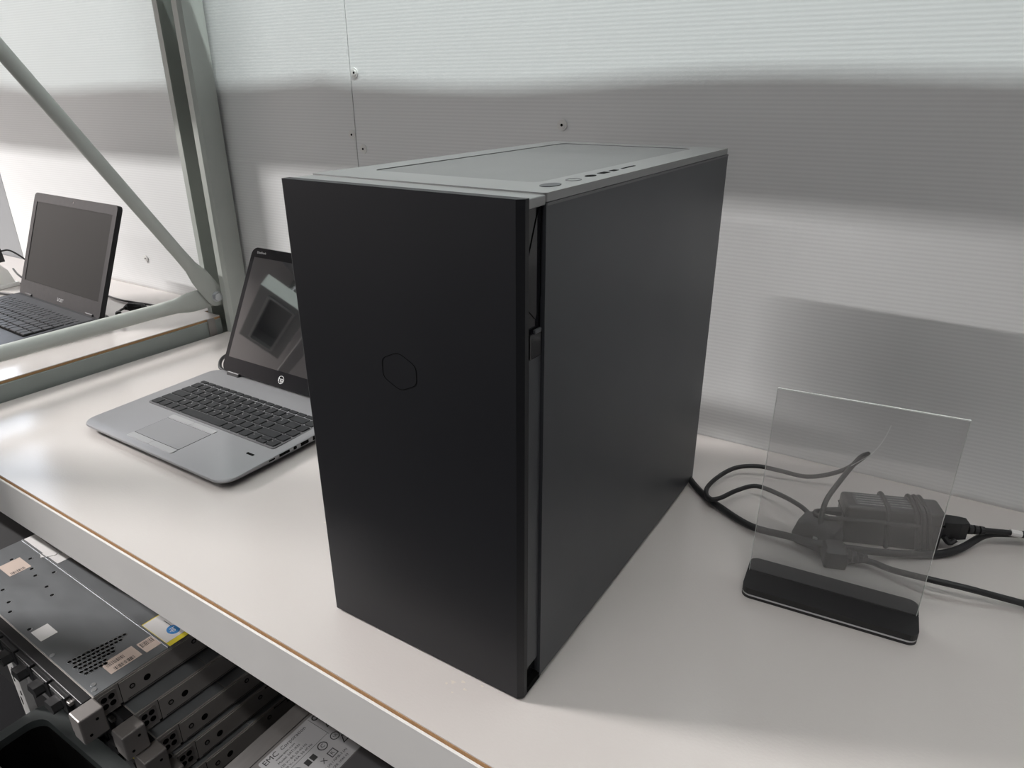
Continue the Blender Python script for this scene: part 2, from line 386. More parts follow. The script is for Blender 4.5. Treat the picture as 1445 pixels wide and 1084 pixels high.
# ------------------------------------------------------------------ rack frame
rack = thing('storage_rack', 'grey-green steel rack upright with bolted horizontal and diagonal braces between the benches', 'rack', (0, 0, FLOOR_Z))
H0 = -FLOOR_Z
def cpost(y_open, y_back, height):
    """C-section upright, the open side towards the other upright"""
    t = 0.0025; bm = BM()
    x0, x1 = -1.075, -0.999
    s = 1 if y_back > y_open else -1
    out = [(x0 + .014, y_open), (x0, y_open), (x0, y_back), (x1, y_back), (x1, y_open + s * .006), (x1 - .006, y_open), (x1 - .020, y_open)]
    inn = [(x0 + .014, y_open + s * t), (x0 + t, y_open + s * t), (x0 + t, y_back - s * t), (x1 - t, y_back - s * t), (x1 - t, y_open + s * .007), (x1 - .007, y_open + s * t), (x1 - .020, y_open + s * t)]
    prism(bm, out + inn[::-1], 0.0, height)
    return bm
obj('upright', cpost(0.486, 0.5345, 3.0), 'rack', rack)
obj('upright', cpost(-0.125, -0.175, 2.3), 'rack', rack)
XB = -1.036
def flat_brace(name, p0, p1, r, flat_len=0.075):
    """tube brace with a flattened, rounded end at p0"""
    a = Vector(p0); b = Vector(p1); d = (b - a).normalized(); n = Vector((1, 0, 0)); w = d.cross(n).normalized()
    L = (b - a).length; bm = BM(); rings = []; K = 20
    stations = [(-0.019, 0.006, .0022), (-0.015, .0135, .0022), (-0.008, .0185, .0022), (0.0, .020, .0022), (flat_len * .5, .0205, .0024), (flat_len * .75, .0195, .005), (flat_len * 1.1, r * 1.12, r * .75), (flat_len * 1.6, r, r), (L, r, r)]
    for s, hw, hn in stations:
        c = a + d * s
        rings.append([bm.verts.new(c + w * hw * math.cos(2 * PI * k / K) + n * hn * math.sin(2 * PI * k / K)) for k in range(K)])
    for i in range(len(rings) - 1):
        for k in range(K): bm.faces.new((rings[i][k], rings[i][(k + 1) % K], rings[i + 1][(k + 1) % K], rings[i + 1][k]))
    bm.faces.new(rings[0]); bm.faces.new(rings[-1])
    return obj(name, bm, 'rack', rack, smooth=True)
by, bz = 0.478, 0.076 + H0
flat_brace('diagonal_brace', (XB + .010, by, bz), (XB + .004, -0.125, bz + 0.603 / 0.277 * 0.440), 0.0120)
flat_brace('horizontal_brace', (XB + .004, by - .004, bz), (XB + .002, -0.125, bz + 0.001), 0.0130)
obj('bolt', prism(BM(), circle(by, bz, 0.0088, 6, ph=.3), XB + .010, XB + .0195, 'x'), 'zinc', rack)
obj('washer', prism(BM(), circle(by, bz, 0.0112, 20), XB + .0105, XB + .0135, 'x'), 'zinc', rack)
obj('brace_bracket', prism(BM(), rrect(0.468, 0.4855, bz - .020, bz + .026, .006), XB - .020, XB + .0015, 'x'), 'rack', rack)

# overhead shelf level of the same rack: front beam, board with a gap to the wall
# parallel to the wall, 250 mm of open gap behind the board
sh = thing('overhead_shelf', 'upper rack shelf board on steel beams above the bench', 'shelf', (0, WALL_Y0 - 0.5535, 1.492), WRZ)
obj('board', rbox(-7.2, 2.1, -0.27, 0.300, 0.045, 0.063), 'beam', sh)
obj('front_beam', rbox(-7.2, 2.1, -0.300, -0.27, 0.0, 0.063, 0.003), 'beam', sh)
obj('back_beam', rbox(-7.2, 2.1, 0.258, 0.298, 0.0, 0.044, 0.003), 'beam', sh)

# ------------------------------------------------------------------ tower case
pc = thing('computer_tower', 'matte black tower case with plain front panel standing upright on the bench', 'computer')
W_, D_, H_ = 0.2115, 0.4165, 0.4065
obj('chassis', rbox(-W_ + .0015, -0.0015, 0.030, D_ - .001, 0.008, H_ - .009, .001), 'case_s', pc)
obj('chassis_front', rbox(-W_ + .008, -0.0055, 0.0085, 0.0305, 0.006, H_ - .006), 'gloss', pc)
bm = BM()
prism(bm, [(-W_, 0.0005), (-W_ + .001, 0), (-0.0045, 0), (0, 0.0040), (0, 0.0085), (-W_, 0.0085)], 0.003, H_ - 0.0006)
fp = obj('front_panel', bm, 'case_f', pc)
# rounded hexagon emblem, a thin groove line
def hexa(r, n=5, rr=.28):
    c = [(r * math.sin(PI / 3 * k), r * math.cos(PI / 3 * k)) for k in range(6)]; pts = []
    for k in range(6):
        a, b, d = Vector(c[k - 1]), Vector(c[k]), Vector(c[(k + 1) % 6])
        p, q = b + (a - b) * rr, b + (d - b) * rr
        for j in range(n + 1):
            t = j / n; v = p * (1 - t) ** 2 + b * 2 * t * (1 - t) + q * t * t; pts.append((v.x, v.y))
    return pts
sh_ = lambda pts: [(-0.1078 + x * 1.13, 0.2722 + z * .92) for x, z in pts]
obj('emblem', ring(BM(), sh_(hexa(.0171)), sh_(hexa(.0166)), -0.00022, 0.001, 'y'), 'void', fp)
# right flank: side panel, recessed vent channel
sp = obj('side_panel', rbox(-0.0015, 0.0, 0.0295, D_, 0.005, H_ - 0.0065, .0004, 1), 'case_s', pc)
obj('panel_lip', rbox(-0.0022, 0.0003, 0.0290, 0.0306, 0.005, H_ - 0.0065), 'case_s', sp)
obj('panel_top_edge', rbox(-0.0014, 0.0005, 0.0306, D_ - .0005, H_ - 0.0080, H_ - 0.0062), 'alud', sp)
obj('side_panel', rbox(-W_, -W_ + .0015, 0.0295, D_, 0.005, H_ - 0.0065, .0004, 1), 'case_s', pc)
obj('vent_slot', prism(BM(), rrect(0.0086, 0.0120, 0.077, 0.333, .0016), -0.0060, -0.0050, 'x'), 'void', pc)
obj('vent_plate', rbox(-0.0052, -0.0022, 0.0122, 0.0292, 0.026, 0.300, .0004, 1), 'case_s', pc)
obj('vent_clip', rbox(-0.0060, -0.0012, 0.0125, 0.0288, 0.298, 0.3165, .001), 'gloss', pc)
obj('clip_catch', rbox(-0.0025, -0.0006, 0.018, 0.0265, 0.3155, 0.3185, .0005), 'case_s', pc)
bm = BM(); prism(bm, [(0.0090, 0.358), (0.0280, 0.404), (0.0290, 0.404), (0.0290, 0.34), (0.022, 0.325), (0.011, 0.335)], -0.0060, -0.0030, 'x')
obj('gloss_insert', bm, 'gloss', pc)
obj('vent_backing', rbox(-0.0056, -0.0036, 0.0122, 0.0294, 0.3165, 0.399), 'gloss', pc)
obj('bottom_rail', rbox(-0.012, -0.0004, 0.0080, 0.0300, 0.0025, 0.0085), 'void', pc)
# top
TZ = H_
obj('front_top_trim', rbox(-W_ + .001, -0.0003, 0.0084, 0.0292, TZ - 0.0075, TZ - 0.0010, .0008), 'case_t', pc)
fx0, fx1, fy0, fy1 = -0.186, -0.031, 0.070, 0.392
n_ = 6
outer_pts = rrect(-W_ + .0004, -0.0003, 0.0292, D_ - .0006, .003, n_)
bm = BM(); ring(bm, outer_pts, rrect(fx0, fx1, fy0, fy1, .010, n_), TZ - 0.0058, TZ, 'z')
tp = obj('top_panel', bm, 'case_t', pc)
obj('groove', ring(BM(), rrect(fx0, fx1, fy0, fy1, .010, n_), rrect(fx0 + .0012, fx1 - .0012, fy0 + .0012, fy1 - .0012, .009, n_), TZ - .0056, TZ - .0012), 'void', tp)
obj('dust_filter', prism(BM(), rrect(fx0 + .0011, fx1 - .0011, fy0 + .0011, fy1 - .0011, .009, n_), TZ - .0056, TZ - .0006), 'mesh', pc)
IX = -0.0165
obj('power_button', prism(BM(), circle(IX, 0.0635, .0062, 24, ry=.0105), TZ - .001, TZ + .0004), 'case_s', tp)
obj('reset_button', ring(BM(), circle(IX, 0.097, .0055, 24, ry=.0075), circle(IX, 0.097, .0045, 24, ry=.0063), TZ - .001, TZ + .0003), 'alud', tp)
obj('audio_port', prism(BM(), circle(IX, 0.124, .0038, 20, ry=.0065), TZ - .001, TZ + .0002), 'void', tp)
obj('usb_port', prism(BM(), rrect(IX - .003, IX + .003, 0.140, 0.153, .0008), TZ - .001, TZ + .0002), 'void', tp)
obj('usb_port', prism(BM(), rrect(IX - .0025, IX + .0025, 0.160, 0.170, .0008), TZ - .001, TZ + .0002), 'void', tp)
obj('card_slot', prism(BM(), rrect(IX - .0012, IX + .0012, 0.180, 0.206, .0006), TZ - .001, TZ + .0002), 'void', tp)
for x in (-W_ + .03, -.03):
    for y in (.05, D_ - .04):
        obj('foot', prism(BM(), circle(x, y, .014, 18), 0.0, 0.009), 'rubber', pc)

# ------------------------------------------------------------------ laptops
def key_mesh(w, d, h, name='key', m='key'):
    bm = BM(); r = bmesh.ops.create_cube(bm, size=1)
    for v in r['verts']:
        top_ = v.co.z > 0; k = .90 if top_ else 1.0
        v.co = Vector((v.co.x * (w if not top_ else w - .0012), v.co.y * (d if not top_ else d - .0012), h if top_ else 0))
    es = [e for e in bm.edges if abs(e.verts[0].co.z - e.verts[1].co.z) > h * .5]
    bmesh.ops.bevel(bm, geom=es, offset=.0010, segments=1, affect='EDGES')
    me = bpy.data.meshes.new(name); bm.to_mesh(me); bm.free(); me.materials.append(MT[m]); return me
def keyboard(parent, x0, x1, y0, y1, z, rows, gap, h=.0016, m='key', leg=True, rowh=None):
    """rows front to back: list of (relative width, legend); each key is its own object"""
    cache = {}; legends = []
    rh = rowh or [1.0] * len(rows); tot = sum(rh); y = y0
    for ri, row in enumerate(rows):
        d = (y1 - y0) * rh[ri] / tot; sw = sum(k[0] for k in row); x = x0
        for wrel, lg in row:
            w = (x1 - x0) * wrel / sw
            if lg == 'split':
                specs = [(x, w, y, d / 2, ''), (x, w, y + d / 2, d / 2, '')]
            else: specs = [(x, w, y, d, lg)]
            for sx, sw_, sy, sd, l in specs:
                kk = (round(sw_, 5), round(sd, 5))
                if kk not in cache: cache[kk] = key_mesh(sw_ - gap, sd - gap * (.55 if lg == 'split' else 1), h, 'key', m)
                o = bpy.data.objects.new('key', cache[kk]); COL.objects.link(o); o.parent = parent
                o.location = (sx + sw_ / 2, sy + sd / 2, z)
                if l and leg: legends.append((l, sx + sw_ / 2 - min(sw_ * .22, .004), sy + sd * .62, sd))
            x += w
        y += d
    return legends
def join_legends(name, legs, size, z, m, parent):
    bm = BM(); cache = {}
    for l, x, y, d in legs:
        if l not in cache:
            c = bpy.data.curves.new('t', 'FONT'); c.body = l; c.size = 1; c.align_x = 'CENTER'; c.align_y = 'CENTER'; c.resolution_u = 1
            t = bpy.data.objects.new('t', c); COL.objects.link(t); bpy.context.view_layer.update()
            cache[l] = bpy.data.meshes.new_from_object(t.evaluated_get(bpy.context.evaluated_depsgraph_get()))
            bpy.data.objects.remove(t, do_unlink=True)
        b2 = BM(); b2.from_mesh(cache[l])
        b2.transform(Matrix.Translation((x, y, z)) @ Matrix.Scale(size, 4))
        me = bpy.data.meshes.new('x'); b2.to_mesh(me); b2.free(); bm.from_mesh(me); bpy.data.meshes.remove(me)
    return obj(name, bm, m, parent)

LW, LD = 0.333, 0.237
lap = thing('laptop', 'open silver laptop with black keys and glossy screen behind the tower', 'laptop', (-0.816, 0.0775, 0.0), math.radians(-0.3))
def slab(bm, sections, n=6):
    """stack of rounded rectangles (x0,x1,y0,y1,r,z(front),z(back))"""
    rings = []
    for x0, x1, y0, y1, r, zf, zb in sections:
        pts = rrect(x0, x1, y0, y1, r, n)
        rings.append([bm.verts.new((p[0], p[1], zf + (zb - zf) * (p[1] - y0) / (y1 - y0))) for p in pts])
    N = len(rings[0])
    for a, b in zip(rings, rings[1:]):
        for k in range(N): bm.faces.new((a[k], a[(k + 1) % N], b[(k + 1) % N], b[k]))
    bm.faces.new(rings[0]); bm.faces.new(rings[-1]); return bm
bm = slab(BM(), [(.012, LW - .012, .020, LD - .01, .02, .0035, .0020), (.006, LW - .006, .010, LD - .004, .02, .0068, .0030), (0.0015, LW - .0015, .0015, LD - .001, .020, .0105, .0085)])
obj('underside', bm, 'black', lap, smooth=True)
bm = slab(BM(), [(0.0012, LW - .0012, .0012, LD - .001, .020, .0105, .0085), (0, LW, 0, LD, .022, .0122, .0150), (0.0008, LW - .0008, .0008, LD - .0008, .022, .0142, .0188), (0.0025, LW - .0025, .0028, LD - .002, .020, .0150, .0200)])
base = obj('base', bm, 'alu', lap, smooth=True)
def deckz(y): return 0.0150 + 0.0050 * y / LD
for x, y in ((.03, .03), (LW - .03, .03), (.03, LD - .03), (LW - .03, LD - .03)):
    obj('rubber_foot', prism(BM(), circle(x, y, .006, 14), 0.0, .006), 'rubber', lap)
KX0, KX1, KY0, KY1 = 0.0295, 0.3150, 0.0935, 0.1895
bm = BM(); prism(bm, rrect(KX0 - .002, KX1 + .002, KY0 - .002, KY1 + .002, .004), .012, deckz(.14) + .0005)
kb = obj('keyboard_well', bm, 'alugap', lap)
def K(s, w=1.0): return [(w, c) for c in s]
rows = [
    [(1, ''), (1, ''), (1, ''), (1, ''), (5.1, ''), (1, ''), (1, ''), (1, ''), (1, '<'), (1.05, 'split'), (1, '>')],
    [(2.3, '')] + K('ZXCVBNM,./') + [(2.2, ''), (1, '')],
    [(1.8, '')] + K("ASDFGHJKL;'") + [(1.9, ''), (1, '')],
    [(1.5, '')] + K('QWERTYUIOP[]') + [(1.3, ''), (1, '')],
    [(1, '`')] + K('1234567890-=') + [(1.8, ''), (1, '')],
    [(1, '')] * 16,
]
kz = deckz(.14) + .0006
lg = keyboard(base, KX0, KX1, KY0, KY1, kz, rows, .0021, .0016, rowh=[1, 1, 1, 1, 1, .58])
join_legends('key_legends', lg, .0036, kz + .00168, 'legend', base)['kind'] = 'stuff'
obj('pointing_stick', tube(BM(), [(0.1575, .1405, kz), (0.1575, .1405, kz + .0022), (0.1575, .1405, kz + .0030)], [.0028, .0032, .002], 12), 'black', base)
# touch pad and its buttons
PX0, PX1 = 0.104, 0.206
def dplate(name, x0, x1, y0, y1, m, h=.0004, r=.0012):
    bm = BM(); pts = rrect(x0, x1, y0, y1, r, 3)
    a = [bm.verts.new((p[0], p[1], deckz(p[1]) - .001)) for p in pts]; b = [bm.verts.new((p[0], p[1], deckz(p[1]) + h)) for p in pts]; n = len(pts)
    for k in range(n): bm.faces.new((a[k], a[(k + 1) % n], b[(k + 1) % n], b[k]))
    bm.faces.new(b); bm.faces.new(a); return obj(name, bm, m, base)
dplate('pad_outline', PX0 - .0006, PX1 + .0006, .0235, .0752, 'void', .00012)
dplate('touch_pad', PX0, PX1, .0240, .0747, 'alu', .0003)
mid = (PX0 + PX1) / 2
for a, b in ((PX0 - .001, mid - .0003), (mid + .0003, PX1 + .001)):
    dplate('pad_button', a, b, .0120, .0226, 'alu2', .0009, .002)
    dplate('pad_button', a, b, .0762, .0855, 'alu2', .0009, .002)
dplate('fingerprint_reader', .2935, .3075, .0655, .0695, 'void', .0003)
# ports on the right flank
def port(name, y0, y1, z0, z1, m='void', r=.0006):
    return obj(name, prism(BM(), rrect(y0, y1, z0, z1, r, 3), LW - .006, LW + .00010, 'x'), m, base)
port('card_slot', .071, .081, .0122, .0142); p = port('display_port', .0885, .106, .0118, .0154)
port('audio_jack', .1125, .1185, .0112, .0158, r=.0021); port('usb_port', .1255, .1395, .0114, .0160); port('network_port', .148, .163, .0108, .0164)
# lid
tilt = math.radians(27.5)
hinge = Vector((0, LD - .0085, .0190))
lidm = Matrix.Translation(hinge) @ Matrix.Rotation(-tilt, 4, 'X')
LH = 0.222
def lidpart(name, bm, m, parent=lap, smooth=False):
    bm.transform(lidm); return obj(name, bm, m, parent, smooth)
lid = lidpart('lid', prism(BM(), rrect(0.0205, LW - .003, 0.004, LH, .013), 0.0008, .0065, 'y'), 'alud')
lidpart('screen_bezel', prism(BM(), rrect(0.0211, LW - .0036, 0.0046, LH - .0006, .0125), -0.0002, .0012, 'y'), 'gloss', lid)
lidpart('display', prism(BM(), [(0.0305, 0.0300), (LW - .0145, 0.0300), (LW - .0145, LH - .017), (0.0305, LH - .017)], -0.0004, .0004, 'y'), 'screen', lid)
for hx in (.044, LW - .055):
    lidpart('hinge', rbox(hx - .005, hx + .025, -.003, .008, -.004, .006, .0015), 'black')
def lidtext(name, txt, size, m, x, z, sp=1.0):
    return text_mesh(name, txt, size, m, lid, lidm @ facing(x, -0.00035, z), spacing=sp)
lidtext('brand_print', 'EliteBook', .0055, 'legend', .046, LH - .0085, 1.05)
lidpart('logo_disc', ring(BM(), circle(LW / 2, .0170, .0066, 28), circle(LW / 2, .0170, .0058, 28), -0.00032, .0005, 'y'), 'legend', lid)
text_mesh('logo_letters', 'hp', .0115, 'legend', lid, lidm @ Matrix.Translation((LW / 2, -.00040, .0172)) @ Matrix.Rotation(PI / 2, 4, 'X') @ Matrix.Shear('XZ', 4, (0.0, 0.0)))
tag(cable('laptop_cable', [(-0.806, .324, .010), (-0.824, .326, .014), (-0.846, .344, .017), (-0.864, .370, .015), (-0.860, .398, .011), (-0.82, .415, .007), (-0.74, .43, .004), (-0.60, .44, .004)], .0032), 'black cable looping behind the silver laptop hinge', 'cable')

# ------------------------------------------------------------------ black laptop on the far bench
AW, AD = 0.3416, 0.243
lap2 = thing('laptop', 'open black laptop with matte dark screen on the higher far bench', 'laptop', (-1.4882, 0.0912, NZ), math.radians(-2.25))
bm = slab(BM(), [(.004, AW - .004, .006, AD - .004, .012, .003, .003), (0, AW, 0, AD, .012, .010, .012), (0, AW, 0, AD, .012, .017, .023), (.003, AW - .003, .003, AD - .003, .010, .0195, .026)])
b2_ = obj('base', bm, 'acer', lap2, smooth=True)
def az(y): return .0195 + .0065 * y / AD
bm = BM(); vs_ = []
pts = rrect(.008, AW - .008, .008, AD - .030, .008)
a = [bm.verts.new((p[0], p[1], az(p[1]) - .001)) for p in pts]; b = [bm.verts.new((p[0], p[1], az(p[1]) + .0003)) for p in pts]; n = len(pts)
for k in range(n): bm.faces.new((a[k], a[(k + 1) % n], b[(k + 1) % n], b[k]))
bm.faces.new(b); bm.faces.new(a); obj('palm_rest', bm, 'acerd', b2_)
rows2 = [
    [(1.2, ''), (1, ''), (1, ''), (1, ''), (5, ''), (1, ''), (1, ''), (1, ''), (1, 'split'), (1, ''), (1.6, ''), (1, ''), (1, '')],
    [(2.2, '')] + [(1, '')] * 10 + [(2, '')] + [(1, '')] * 4, [(1.8, '')] + [(1, '')] * 11 + [(1.6, '')] + [(1, '')] * 4,
    [(1.5, '')] + [(1, '')] * 13 + [(1, '')] * 4, [(1, '')] * 13 + [(1.8, '')] + [(1, '')] * 4, [(1, '')] * 19]
obj('keyboard_well', prism(BM(), rrect(.016, AW - .018, .092, .197, .003), .015, az(.15) + .0004), 'void', lap2)
keyboard(b2_, .018, AW - .020, .094, .195, az(.15) + .0005, rows2, .0022, .0016, m='acerd', leg=False, rowh=[1, 1, 1, 1, 1, .6])
obj('touch_pad', prism(BM(), rrect(.12, .22, .020, .078, .003), .016, az(.05) + .0008), 'acer', b2_)
for x in (.03, AW - .03):
    for y in (.03, AD - .03): obj('rubber_foot', prism(BM(), circle(x, y, .006, 12), 0, .006), 'rubber', lap2)
for y0 in (.10, .13, .165):
    obj('port', prism(BM(), rrect(y0, y0 + .016, .009, .016, .001, 3), AW - .003, AW + .0003, 'x'), 'void', b2_)
t2 = math.radians(22.2)
lidm = Matrix.Translation((0, AD - .022, .0255)) @ Matrix.Rotation(-t2, 4, 'X')
AH = 0.2186
lid = lidpart('lid', prism(BM(), rrect(0.001, AW - .001, -0.004, AH, .009), 0.0006, .0085, 'y'), 'acer', lap2)
lidpart('screen_bezel', ring(BM(), rrect(0.0016, AW - .0016, -.0034, AH - .0006, .0085), rrect(.016, AW - .016, .030, AH - .019, .0008), -0.0009, .0010, 'y'), 'acer', lid)
lidpart('display', prism(BM(), [(0.0155, 0.0295), (AW - .0155, 0.0295), (AW - .0155, AH - .0185), (0.0155, AH - .0185)], -0.0001, .0008, 'y'), 'screen_m', lid)
lidpart('webcam', prism(BM(), circle(AW / 2, AH - .009, .002, 10), -.0011, 0, 'y'), 'gloss', lid)
text_mesh('brand_print', 'acer', .015, 'legendd', lid, lidm @ facing(AW / 2 + .01, -0.00095, .0115))
for hx in (.03, AW - .055): lidpart('hinge', rbox(hx, hx + .03, -.003, .008, -.006, .004, .002), 'acer', lap2)

# charger lead of the black laptop
lead = cable('charger_lead', [(-1.1325, .298, .0470), (-1.128, .318, .046), (-1.138, .340, .045), (-1.165, .352, .044), (-1.195, .364, .043), (-1.212, .380, .043), (-1.219, .396, .043)], .0024, parent=None)
tag(lead, 'thin black charger lead plugged into the black laptop side', 'cable')
obj('plug_tip', tube(BM(), [(-1.1355, .289, .0470), (-1.1325, .298, .0470), (-1.1290, .310, .0465)], [.0042, .0048, .0032], 10), 'rubber', lead)
obj('ferrite_clip', tube(BM(), [(-1.182, .358, .0435), (-1.192, .3625, .0430)], [.0062, .0062], 10), 'rubber', lead)
fb = tube(BM(), [(-1.2170, .391, .043), (-1.219, .396, .043), (-1.218, .402, .0430), (-1.206, .409, .0430), (-1.193, .416, .0425), (-1.188, .420, .042)], [.004, .006, .0095, .0095, .008, .004], 10)
obj('inline_connector', fb, 'rubber', lead)
cable('lead_tail', [(-1.189, .418, .042), (-1.180, .432, .040), (-1.195, .447, .037), (-1.26, .44, .036), (-1.306, .434, .036), (-1.36, .437, .036), (-1.42, .445, .036), (-1.5, .45, .036)], .0022, parent=lead)

# items at the far left edge of that bench
hold = thing('plastic_holder', 'white plastic stand with sloped front at the far left edge beside the black laptop', 'stand', (-1.672, 0.352, NZ), math.radians(8))
obj('base', rbox(-.05, .028, -.03, .03, 0, .010, .002), 'white', hold)
obj('back_plate', prism(BM(), [(-.024, .008), (.010, .008), (.034, .050), (.030, .055), (-.024, .055)], -.045, -.036, 'x'), 'white', hold)
obj('side_plate', prism(BM(), [(-.028, .008), (.022, .008), (.012, .040), (-.004, .058), (-.028, .058)], .018, .026, 'x'), 'white', hold)
obj('slot_plate', rbox(-.037, .019, -.026, -.020, .008, .046, .001), 'white', hold)
dev = thing('usb_stick_reader', 'slim black device leaning on the white plastic stand', 'device', (-1.657, 0.362, NZ + .059), math.radians(8))
bm = rbox(-.008, .008, -.006, .006, 0, .052, .0015); bm.transform(Matrix.Rotation(math.radians(-9), 4, 'Y')); obj('body', bm, 'black', dev)
bm = rbox(-.004, .004, -.004, .004, .050, .058, .001); bm.transform(Matrix.Rotation(math.radians(-9), 4, 'Y')); obj('cap', bm, 'legendd', dev)
tag(cable('device_cable', [(-1.654, .366, NZ + .085), (-1.635, .38, NZ + .085), (-1.610, .40, NZ + .055), (-1.615, .40, NZ + .02), (-1.64, .39, NZ + .004), (-1.70, .385, NZ + .004)], .0019), 'thin black cable curving down from the slim black device', 'cable')
tag(cable('usb_cable', [(-1.70, .40, NZ + .03), (-1.645, .385, NZ + .026), (-1.60, .385, NZ + .014), (-1.54, .38, NZ + .005), (-1.48, .375, NZ + .004)], .0022), 'black cable running from the white plastic stand behind the black laptop', 'cable')
tag(cable('flat_cable', [(-1.75, .33, NZ + .004), (-1.66, .300, NZ + .004), (-1.60, .315, NZ + .005), (-1.52, .335, NZ + .004), (-1.46, .345, NZ + .004)], .0030), 'black cable lying on the far bench in front of the white stand', 'cable')

# ------------------------------------------------------------------ acrylic sign stand
st = thing('acrylic_stand', 'empty clear acrylic sign holder in a black slotted base', 'sign holder', (0.1895, 0.2625, 0), math.radians(5.2))
def lay(name, z0, z1, m, ins=0.0):
    return obj(name, prism(BM(), rrect(-.0775 + ins, .0775 - ins, -.027 + ins, .027 - ins, .0085 - ins * .5, 6), z0, z1), m, st)
lay('base_bottom', 0.0, .0028, 'black'); lay('base_middle', .0028, .0048, 'whitel', .0003)
b3 = obj('base_top', prism(BM(), rrect(-.0775, .0775, -.027, .0032, .0085, 6)[0:0] or
    [(.0775, .0030), (-.0775, .0030)] + [p for p in rrect(-.0775, .0775, -.027, .027, .0085, 6) if p[1] < .0][0:], .0048, .0115), 'black', st)
obj('base_top', prism(BM(), [p for p in rrect(-.0775, .0775, -.027, .027, .0085, 6) if p[1] > .0] + [(-.0775, .0052), (.0775, .0052)], .0048, .0115), 'black', st)
obj('slot', rbox(-.0772, .0772, .0030, .0052, .0048, .0098), 'void', st)
SH = 0.2135
pn = obj('sign_panel', rbox(-.0755, .0755, .0033, .0049, .0098, SH), 'acrylic', st)
obj('panel_edge', rbox(-.0755, .0755, .0032, .0050, SH, SH + .0009), 'acrylic_edge', pn)
for s in (-1, 1):
    obj('panel_edge', rbox(.0755 * s - .0002, .0755 * s + .0002, .0033, .0049, .0115, SH), 'acrylic_edge', pn)
obj('scratch', tube(BM(), catmull([(-.004, .0031, SH - .062), (.010, .0031, SH - .046), (.017, .0031, SH - .030), (.020, .0031, SH - .016)], 5), .00013, 5), 'acrylic_edge', pn)

# ------------------------------------------------------------------ power adapter and cables behind the stand
ad = thing('power_adapter', 'black laptop power brick wrapped in its own cable behind the acrylic stand', 'power adapter', (0.2235, 0.4085, 0.0), math.radians(21))
AL, AT, AHH = 0.100, 0.034, 0.048
obj('brick', rbox(-AL / 2, AL / 2, -AT / 2, AT / 2, 0.0, AHH, .004, 3), 'black', ad, smooth=True)
obj('seam', rbox(-AL / 2 - .0003, AL / 2 + .0003, -AT / 2 - .0003, AT / 2 + .0003, AHH * .70, AHH * .715), 'void', ad)
obj('label', rbox(-.040, .036, -.013, .012, AHH, AHH + .0002), 'acerd', ad)
for r_ in range(5):
    barcode(ad, 'label_print', -.037, .030 - r_ * .004, -.010 + r_ * .0048, -.0082 + r_ * .0048, AHH + .0002, 40 + r_).data.materials[0] = MT['legendd']
def wrap(x, lean, r=.0026, pad=.0024):
    hx, hz = AT / 2 + pad, AHH / 2 + pad
    pts = []
    for k, (yy, zz) in enumerate(rrect(-hx, hx, -hz, hz, .008, 3)):
        pts.append((x + lean * zz / hz, yy, max(zz + AHH / 2, r)))
    pts.append(pts[0])
    return obj('cable_wrap', tube(BM(), pts, r, 8), 'rubber', ad, smooth=True)
wrap(-.006, -.003); wrap(.024, -.005); wrap(.030, -.005); wrap(.036, -.006)
obj('strain_relief', tube(BM(), [(-AL / 2, 0, .030), (-AL / 2 - .010, -.001, .030), (-AL / 2 - .020, -.003, .031)], [.0052, .0045, .0034], 10), 'rubber', ad)
obj('lead_loop', tube(BM(), catmull([(-AL / 2 - .018, -.003, .031), (-AL / 2 - .028, -.008, .032), (-AL / 2 - .029, -.016, .032), (-AL / 2 - .018, -.021, .033), (-.02, -.0205, .034), (.0, -.0205, .034), (.024, -.0205, .034)], 6), .0026, 8), 'rubber', ad, smooth=True)
cn = obj('mains_connector', prism(BM(), [(AL / 2 - .001, -.008), (AL / 2 + .010, -.009), (AL / 2 + .020, -.008), (AL / 2 + .028, -.0055), (AL / 2 + .028, .0055), (AL / 2 + .020, .008), (AL / 2 + .010, .009), (AL / 2 - .001, .008)], .014, .034), 'rubber', ad)
for k in range(3):
    x = AL / 2 + .030 + k * .0058
    obj('relief_ring', tube(BM(), [(x, 0, .024), (x + .0042, 0, .0238)], [.0056 - k * .0004, .0053 - k * .0004], 12), 'rubber', cn)
obj('connector_tab', tube(BM(), catmull([(AL / 2 + .004, -.010, .018), (AL / 2 + .010, -.0125, .012), (AL / 2 + .016, -.011, .016)], 4), .003, 8), 'rubber', cn)
mains = cable('mains_cable', [(0.2980, .4370, .0238), (0.308, .4425, .0235), (0.320, .449, .0225), (0.345, .464, .019), (0.38, .48, .012), (0.45, .50, .005)], .0031)
tag(mains, 'mains cable leaving the power brick connector towards the right', 'cable')
obj('cable_tag', tube(BM(), [(0.3375, .460, .0205), (0.3475, .4656, .0186)], [.0040, .0040], 10), 'paper', mains)
C1 = [(-0.016, 0.435, .030), (-0.011, 0.421, 0.010), (0.015, 0.392, 0.006), (0.049, 0.368, 0.0055), (0.093, 0.345, 0.0065), (0.132, 0.3405, 0.011), (0.162, 0.339, 0.0135), (0.196, 0.351, 0.012), (0.234, 0.372, 0.008), (0.274, 0.3985, 0.006), (0.295, 0.420, 0.008), (0.316, 0.455, 0.012), (0.336, 0.471, 0.012), (0.362, 0.483, 0.011), (0.43, 0.50, .005)]
tag(cable('thick_power_cable', C1, .0040), 'thick black power cable curving from behind the tower past the brick', 'cable')
